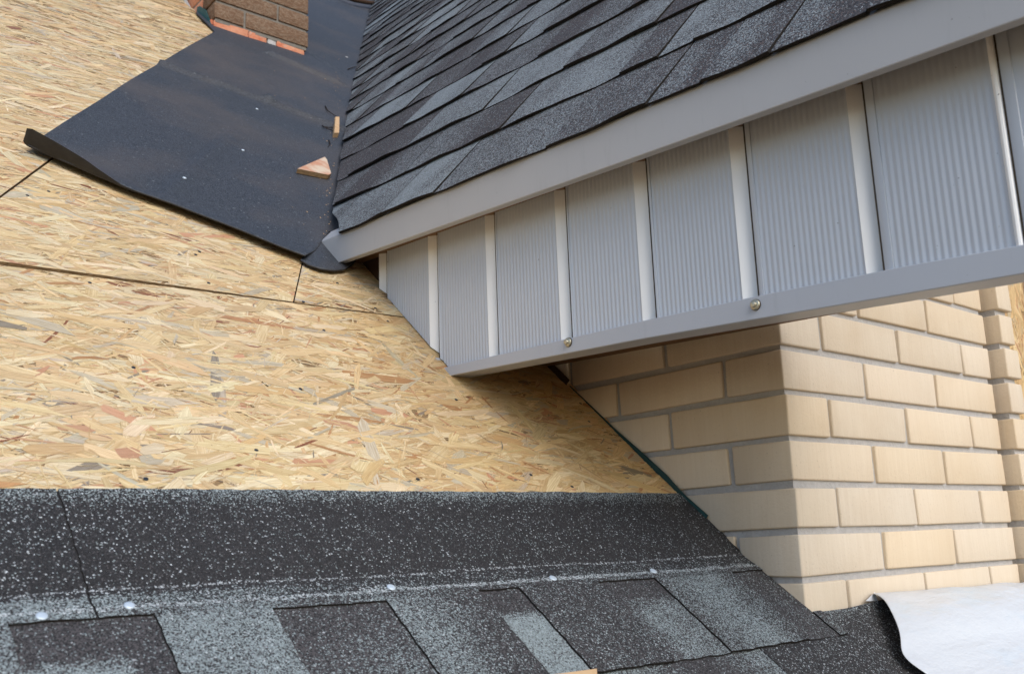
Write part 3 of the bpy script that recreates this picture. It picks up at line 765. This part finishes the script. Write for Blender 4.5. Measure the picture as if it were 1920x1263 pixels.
# shingle pieces
EXP = 0.1640
cell = {}
def course_blend(c):
    if c not in cell:
        r_ = random.Random(100 + c); s_ = -1.2; L = []
        while s_ < 7: v = r_.choice([.06, .10, .16, .32, .42, .55, .68]); wd = r_.uniform(.07, .24); L.append((s_, v)); s_ += wd; L.append((s_ - .018, v))
        cell[c] = L
    return cell[c]
fixed = {0: [0.391, 0.612, 0.919, 1.095, 1.36], 1: [.46, .545, .855, 1.18, 1.47], 2: [.25, .55, .79, 1.04, 1.325, 1.6], 3: [.5, .72, .979, 1.25, 1.5, 1.78]}
FRAME = lambda t: lerp_poly([(-.014, -.133), (.148, .198), (.372, .496), (1.303, 1.735), (3.915, 5.0), (5, 6)], t)
lift = lambda s, t: 0.0011 * math.sin(s * 8.3 + t * 7.1) + 0.0011 * math.sin(s * 19.7 + t * 31) + 0.0006 * math.sin(s * 47 + t * 13)
nshing = 0
for c in range(0, 27):
    t0 = c * EXP - (0.006 if c == 0 else 0); t1_ = (c + 1) * EXP + 0.022
    smin = max(FRAME(t0) - 0.6, SR); smax = SV(t1_)
    cuts = [smin]
    fx = fixed.get(c, [])
    r_ = random.Random(500 + c)
    while True:
        nx = cuts[-1] + r_.choice([r_.uniform(.09, .16), r_.uniform(.13, .24), r_.uniform(.18, .30)])
        if fx and nx > fx[0] - .05: break
        if nx > smax - .05: break
        cuts.append(nx)
    for f in fx:
        if f < smax - .03 and f > cuts[-1]: cuts.append(f)
    while fx and cuts[-1] < smax - .35: cuts.append(cuts[-1] + r_.uniform(.16, .3))
    cuts.append(smax)
    bl = course_blend(c)
    hi = r_.random() < .5
    for a, b in zip(cuts[:-1], cuts[1:]):
        hi = not hi if r_.random() < .8 else hi
        hb = 0.0080 if hi else 0.0050
        th = 0.0052 if hi else 0.0032
        base_v = r_.choice([.03, .06, .10, .30, .50, .70, .85]); base_w = r_.choice([base_v, base_v + .35, max(.03, base_v - .4)]); off = 0; g0 = 0.0026 + 0.0003 * c
        n = max(3, int((b - a) / (0.018 if c < 8 else 0.035)))
        pts, at = [], []
        for i in range(n + 1):
            s_ = a + g0 + (b - a - g0) * i / n
            if b == smax and i == n: s_ = smax - .0005
            tb_ = t0
            # cut along the valley
            if s_ > SV(t0):
                lo_, hi_ = t0, t1_
                for _ in range(22):
                    mid = (lo_ + hi_) / 2
                    if SV(mid) < s_: lo_ = mid
                    else: hi_ = mid
                tb_ = hi_
            row, ar = [], []
            for k in range(5):
                v = [0, .12, .4, .7, 1][k]; t = tb_ + (t1_ - tb_) * v
                vv = (t - t0) / (t1_ - t0)
                jag = 0.0012 * math.sin(s_ * 310 + c) * (k == 0)
                hgt = hb * (1 - vv) + 0.0008 + lift(s_, t0) * (1 - vv) * 1.3
                row.append(PD(s_ + 0.0006 * math.sin(t * 400) * (i in (0, n)), t + jag, max(hgt, .0004)))
                ar.append(((base_v + (base_w - base_v) * st_(.40, .58, (s_ - a) / (b - a))) * .85 + lerp_poly(bl, s_) * .15, .004, .22, 1))
            pts.append(row); at.append(ar)
        o = grid('shingle', pts, MAT['granule'], dor, smooth=False, attr=at, thick=th, tdir=-DN, rimattr=(0, 0, 0.05, 1), edge=MAT['edge']); nshing += 1
print('shingles', nshing)

# ------------------------------------------------------------------ felt sheets in the valley
felt = thing('underlayment_sheet', (0.2, 1.9, 1.1), 'wide charcoal bitumen sheet laid in the valley with a curled lower left corner', 'roofing felt')
def felt_h(x, t):
    h = 0.0
    # creases running parallel to the eave and one fold along the sheet
    for (a, b, amp, wd) in FOLDS:
        ax, at_ = a; bx, bt = b; ex, et = bx - ax, bt - at_; L2 = ex * ex + et * et
        f = ((x - ax) * ex + (t - at_) * et) / L2; fc = min(1, max(0, f))
        d = math.hypot(x - ax - ex * fc, t - at_ - et * fc)
        h += amp * math.exp(-(d / wd) ** 2)
    h += 0.0022 * math.sin(x * 7 + t * 3) * math.sin(t * 5.3 - x * 2) + 0.0012 * math.sin(x * 17 - t * 9)
    return h
FOLDS = [(r1(300, 128), r1(500, 200), 0.016, 0.016), (r1(500, 200), r1(640, 250), 0.015, 0.016), (r1(500, 108), r1(640, 165), .017, .016), (r1(270, 372), r1(405, 250), -0.0125, 0.02),
         (r1(300, 385), r1(430, 260), 0.009, 0.025), (r1(490, 165), r1(430, 215), -.005, .03), (r1(590, 110), r1(645, 145), .006, .02), (r1(655, 120), r1(640, 165), -.008, .014)]
outline_px = [(67, 274), (47, 292), (90, 311), (150, 336), (200, 357), (250, 378), (320, 402), (380, 425), (450, 452), (520, 481), (566, 498), (590, 478), (612, 446)]
poly = [r1(*p) for p in outline_px]
poly += [(-0.25, t_of_y(0.93)), (0.15, t_of_y(1.40)), (0.9, t_of_y(2.6)), (2.9, t_of_y(5.6)), (2.9, t_of_y(6.6)), (1.3, t_of_y(5.0)), (0.5, t_of_y(3.4)), (0.0, t_of_y(2.60)), r1(400, 66), r1(320, 112), r1(230, 166), r1(140, 226)]
contact = np.array([r1(*p) for p in outline_px[1:6]])
low = np.array([r1(*p) for p in outline_px[1:11]])
def dist_low(x, t):
    d = 9
    for a, b in zip(low[:-1], low[1:]):
        e_ = b - a; f = min(1, max(0, ((x - a[0]) * e_[0] + (t - a[1]) * e_[1]) / (e_ @ e_))); d = min(d, math.hypot(x - a[0] - e_[0] * f, t - a[1] - e_[1] * f))
    return d
bm = bmesh.new()
vs_ = [bm.verts.new((p[0], p[1], 0)) for p in poly]; bm.faces.new(vs_)
xs_ = list(np.arange(-1.05, 0.6, 0.012)) + list(np.arange(0.6, 3.0, 0.1)); ts_ = list(np.arange(1.0, 3.4, 0.012)) + list(np.arange(3.4, 8.6, 0.1))
for x in xs_: bmesh.ops.bisect_plane(bm, geom=bm.verts[:] + bm.edges[:] + bm.faces[:], plane_co=(x, 0, 0), plane_no=(1, 0, 0))
for t in ts_: bmesh.ops.bisect_plane(bm, geom=bm.verts[:] + bm.edges[:] + bm.faces[:], plane_co=(0, t, 0), plane_no=(0, 1, 0))
bm.normal_update()
for v in bm.verts:
    x, t = v.co.x, v.co.y
    d = dist_low(x, t)
    h = 0.0135 + felt_h(x, t) * st_(0.0, 0.12, d) + 0.010 * math.exp(-(d / 0.05) ** 2)
    v.co = Vector(P1(x, t, max(h, 0.0115)))
for f in bm.faces:
    if f.normal.dot(Vector(N1)) < 0: pass
me = bpy.data.meshes.new('felt_sheet')
bmesh.ops.recalc_face_normals(bm, faces=bm.faces[:])
if sum(f.normal.dot(Vector(N1)) for f in bm.faces) < 0: bmesh.ops.reverse_faces(bm, faces=bm.faces[:])
bm.to_mesh(me); bm.free(); me.materials.append(MAT['felt']); me.materials.append(MAT['felt_back']); me.shade_smooth()
o = link(bpy.data.objects.new('felt_sheet', me), felt)
so = o.modifiers.new('thickness', 'SOLIDIFY'); so.thickness = 0.0034; so.offset = -1; so.material_offset = 1; so.material_offset_rim = 1
# curled corner: the underside shows
ff = [(38, 286), (47, 291), (68, 301), (90, 311), (120, 323), (150, 336), (175, 347), (200, 357), (225, 368), (250, 378)]
fh = [0.0405, .0385, .0370, .0345, .0290, .0235, .0165, .0095, .0035, 0.0]
pts = []
for (px, py), hh in zip(ff, fh):
    x, t = r1(px, py); b0 = 0.0205
    pts.append([P1(x, t - hh * f * .28 * math.cos(f), b0 - .001 + hh * f) for f in (0, .15, .35, .6, .85, 1.0)])
# round the free corner
pts[0][-1] = pts[0][-1] * .5 + pts[1][-2] * .5; pts[0][0] = pts[0][0] * .6 + pts[1][1] * .4
grid('curled_edge', pts, MAT['felt_back'], felt, thick=0.003, tdir=np.array([0, .75, .2]))
for (x, y) in [(455, 283), (343, 343), (481, 207)]:
    q = r1(x, y, .012); disc('nail_head', P1(q[0], q[1], 0.0140 + felt_h(*q)), N1, 0.0042, 0.0015, MAT['nail'], felt, 10, .001)
# lower patch with a rounded corner under the eave end
fp = thing('felt_patch', (-0.3, 0.9, 0.36), 'small charcoal felt flap with rounded corner under the fascia end', 'roofing felt')
pp = [(560, 497), (575, 506), (597, 514), (622, 518), (642, 516), (656, 508), (666, 495), (668, 484), (660, 470), (700, 380), (640, 380), (600, 430)]
bm = bmesh.new(); vs_ = [bm.verts.new((*r1(*p), 0)) for p in pp]; bm.faces.new(vs_)
for x in np.arange(-.6, .2, .02): bmesh.ops.bisect_plane(bm, geom=bm.verts[:] + bm.edges[:] + bm.faces[:], plane_co=(x, 0, 0), plane_no=(1, 0, 0))
for t in np.arange(1.0, 1.7, .02): bmesh.ops.bisect_plane(bm, geom=bm.verts[:] + bm.edges[:] + bm.faces[:], plane_co=(0, t, 0), plane_no=(0, 1, 0))
for v in bm.verts: v.co = Vector(P1(v.co.x, v.co.y, 0.0125 + .002 * math.sin(v.co.x * 14)))
bmesh.ops.recalc_face_normals(bm, faces=bm.faces[:])
if sum(f.normal.dot(Vector(N1)) for f in bm.faces) < 0: bmesh.ops.reverse_faces(bm, faces=bm.faces[:])
me = bpy.data.meshes.new('felt_flap'); bm.to_mesh(me); bm.free(); me.materials.append(MAT['felt']); me.materials.append(MAT['felt_back']); me.shade_smooth()
o = link(bpy.data.objects.new('felt_flap', me), fp); so = o.modifiers.new('thickness', 'SOLIDIFY'); so.thickness = 0.0034; so.offset = -1; so.material_offset_rim = 1; so.material_offset = 1

# ------------------------------------------------------------------ chimney
CY = 2.46
chim = thing('chimney', (0.27, 2.8, 1.6), 'rough brown brick chimney with broken red bricks at its foot, above the felt', 'chimney')
cL = hit(402, 40, (0, 1, 0), CY)[0]; cR = hit(578, 60, (0, 1, 0), CY)[0]
zA = hit(402, 62, (0, 1, 0), CY)[2]; zB = hit(577, 103, (0, 1, 0), CY)[2]
print('chimney', cL, cR, zA, zB, 'roof z', zroof(CY))
zc = (zA + zB) / 2 + 0.016
mortar_in = 0.006
box('mortar', (cL + mortar_in, CY + mortar_in, zc + .02), (cR - mortar_in, CY + .6, zc + 1.0), MAT['mortar_dark'], chim)
W_ = cR - cL; zb0 = zc + 0.036
rowsc = [[0.31, 0.69], [0.66, 0.34]]
for k in range(8):
    z0 = zb0 + k * 0.0765; x = cL
    for i, fr_ in enumerate(rowsc[k % 2]):
        x1_ = x + fr_ * W_
        box('brick', (x + (0 if i == 0 else .005), CY + random.uniform(-.001, .002), z0), (x1_ - (0 if i == 1 else .005), CY + .12, z0 + .0655), MAT['brown_brick'], chim, .002, 2, .0012)
        x = x1_
    box('brick', (cL + .001, CY + .13, z0), (cL + .12, CY + .38, z0 + .0655), MAT['red_brick'], chim, .004, 2, .004)
    box('brick', (cL + .002, CY + .39, z0 + .002), (cL + .12, CY + .59, z0 + .0655), MAT['red_brick'], chim, .004, 2, .005)
# broken red course under the facing bricks
xx = cL
for i, fr_ in enumerate([.36, .2, .10, .34]):
    x1_ = xx + fr_ * W_
    box('red_brick', (xx + .001, CY + .004 + random.uniform(0, .003), zc - .12), (x1_ - .002 - (.01 if i == 3 else 0), CY + .16, zc + .027), [MAT['red_brick'], MAT['red_brick'], MAT['mortar'], MAT['red_brick']][i], chim, .002, 1, .002)
    xx = x1_
box('red_brick', (cL - .002, CY + .02, zc - .2), (cL + .1, CY + .6, zc + .04), MAT['red_brick'], chim, .003, 1, .004)
# teal membrane lapped on the chimney's side
fpx = [(398, 64), (386, 52), (369, 30), (371, 14), (376, 12), (387, 20), (396, 44)]
XC = cL - .0035
tv = [hit(*p, (1, 0, 0), XC) for p in fpx]
o = prism('membrane_patch', tv, np.array([-.003, 0, 0]), MAT['teal']); tag(o, 'pointed teal membrane flap stuck to the red bricks of the chimney side', 'membrane')
# white membrane edge running up beside the chimney
wv_ = [hit(*p, (1, 0, 0), XC - .002) for p in [(340, -6), (347, -6), (358, 14), (356, 18)]]
o = prism('white_strip', wv_, np.array([-.002, 0, 0]), MAT['film']); tag(o, 'thin white strip beside the chimney at the upper edge of the bare boards', 'strip')
# bent metal scrap high in the valley
def tube(name, pts, rad, mat, parent=None, seg=6, taper=0.6):
    V, F = [], []
    pts = [Vector(p) for p in pts]
    for i, p in enumerate(pts):
        d = (pts[min(i + 1, len(pts) - 1)] - pts[max(i - 1, 0)]).normalized(); a = d.orthogonal().normalized(); b = d.cross(a)
        rr = rad * (1 - (1 - taper) * i / (len(pts) - 1))
        for k in range(seg):
            q = 2 * math.pi * k / seg; V.append(p + (a * math.cos(q) + b * math.sin(q)) * rr)
    for i in range(len(pts) - 1):
        for k in range(seg):
            j = (k + 1) % seg; F.append((i * seg + k, i * seg + j, (i + 1) * seg + j, (i + 1) * seg + k))
    F += [tuple(range(seg))[::-1], tuple(range((len(pts) - 1) * seg, len(pts) * seg))]
    return mesh(name, V, F, mat, parent, smooth=True)
def onfelt(px, py, h): x, t = r1(px, py, h); return P1(x, t, h)
o = tube('metal_strip', [onfelt(640, -8, .05), onfelt(668, 1, .05), onfelt(690, 5, .05), onfelt(700, 6, .05)], .016, MAT['dark'], None, 8, .9)
tag(o, 'dark bent strip lying across the top of the felt valley', 'metal strip')

# ------------------------------------------------------------------ scraps on the felt
def flat_scrap(name, px, h, th, mt, side, lab, cat):
    top = [onfelt(a, b, h) for a, b in px]
    o = prism(name, top, -N1 * th, mt)
    o.data.materials.append(side)
    for f in o.data.polygons:
        if abs(f.normal.dot(Vector(N1))) < 0.8: f.material_index = 1
    return tag(o, lab, cat)
flat_scrap('board_offcut', [(558, 316), (609, 294), (613, 299), (621, 325), (616, 328)], .028, .0125, MAT['pink'], MAT['core'], 'triangular pinkish strand board offcut lying on the dark felt', 'wood scrap')
# block standing on edge
bp = [onfelt(629, 219, .035), onfelt(636.5, 219, .035), onfelt(636, 249, .030), onfelt(627, 249, .030)]
o = prism('wood_block', bp, -N1 * .022, MAT['wood']); tag(o, 'narrow splintered wood block lying upright on the felt near the shingles', 'wood scrap')
tw = [([(610, 199), (615, 208), (625, 215), (632, 219)], 'thin dark twig curving above the narrow wood block'), ([(604, 236), (613, 241), (626, 246)], 'short dark twig poking left of the wood block'),
      ([(606, 238), (616, 239), (627, 239)], 'fine straight twig lying level beside the wood block'), ([(617, 263), (619, 270), (615, 276)], 'tiny hooked twig below the wood block'),
      ([(652, 130), (664, 126), (673, 125)], 'small twig on the felt high beside the shingle edge')]
for pts_, lb in tw:
    o = tube('twig', [onfelt(a, b, .016 + .004 * (i % 2)) for i, (a, b) in enumerate(pts_)], .0022, MAT['twig'], None, 6, .5); tag(o, lb, 'twig', 'dark twigs caught on the felt')
for (x, y, sz, lb) in [(650, 107, .007, 'pale wood crumb on the felt beside the highest twig'), (617, 297, .003, 'tiny pale chip just right of the triangular offcut tip'), (591, 405, .004, 'small pale splinter on the felt above the fascia end'), (674, 72, .006, 'pale chip on the felt close to the shingle edge high up')]:
    a = Vector(onfelt(x, y, .014)); u_, v_ = Vector((1, 0, 0)) * sz, Vector(T1) * sz * .6
    o = prism('wood_chip', [a - u_ - v_ * .6, a + u_ * .8 - v_, a + u_ + v_, a - u_ * .5 + v_ * .8], -N1 * .003, MAT['rib']); tag(o, lb, 'wood chip', 'pale chips scattered on the felt')

# loose sawdust and splinters swept against the shingles
V, F = [], []
for i in range(90):
    f = random.random()
    px = 612 + 30 * f + random.gauss(0, 7) - 4; py = 430 - 330 * f + random.gauss(0, 12)
    if random.random() < .25: px -= random.uniform(10, 120)
    a = Vector(onfelt(px, py, .0185)); L = random.uniform(.0008, .0028); W2 = L * random.uniform(.2, .7); q = random.uniform(0, 3.14)
    u_ = (Vector((1, 0, 0)) * math.cos(q) + Vector(T1) * math.sin(q)) * L; v_ = (Vector((1, 0, 0)) * -math.sin(q) + Vector(T1) * math.cos(q)) * W2
    n_ = Vector(N1) * random.uniform(.0004, .0018); b = len(V)
    V += [a - u_ - v_, a + u_ - v_ * .5, a + u_ * .8 + v_, a - u_ * .7 + v_ * .8, a + n_]; F += [(b, b + 1, b + 4), (b + 1, b + 2, b + 4), (b + 2, b + 3, b + 4), (b + 3, b, b + 4)]
o = mesh('sawdust', V, F, MAT['wood']); o['kind'] = 'stuff'; tag(o, 'fine wood splinters and sawdust scattered on the felt along the shingle edge', 'sawdust')
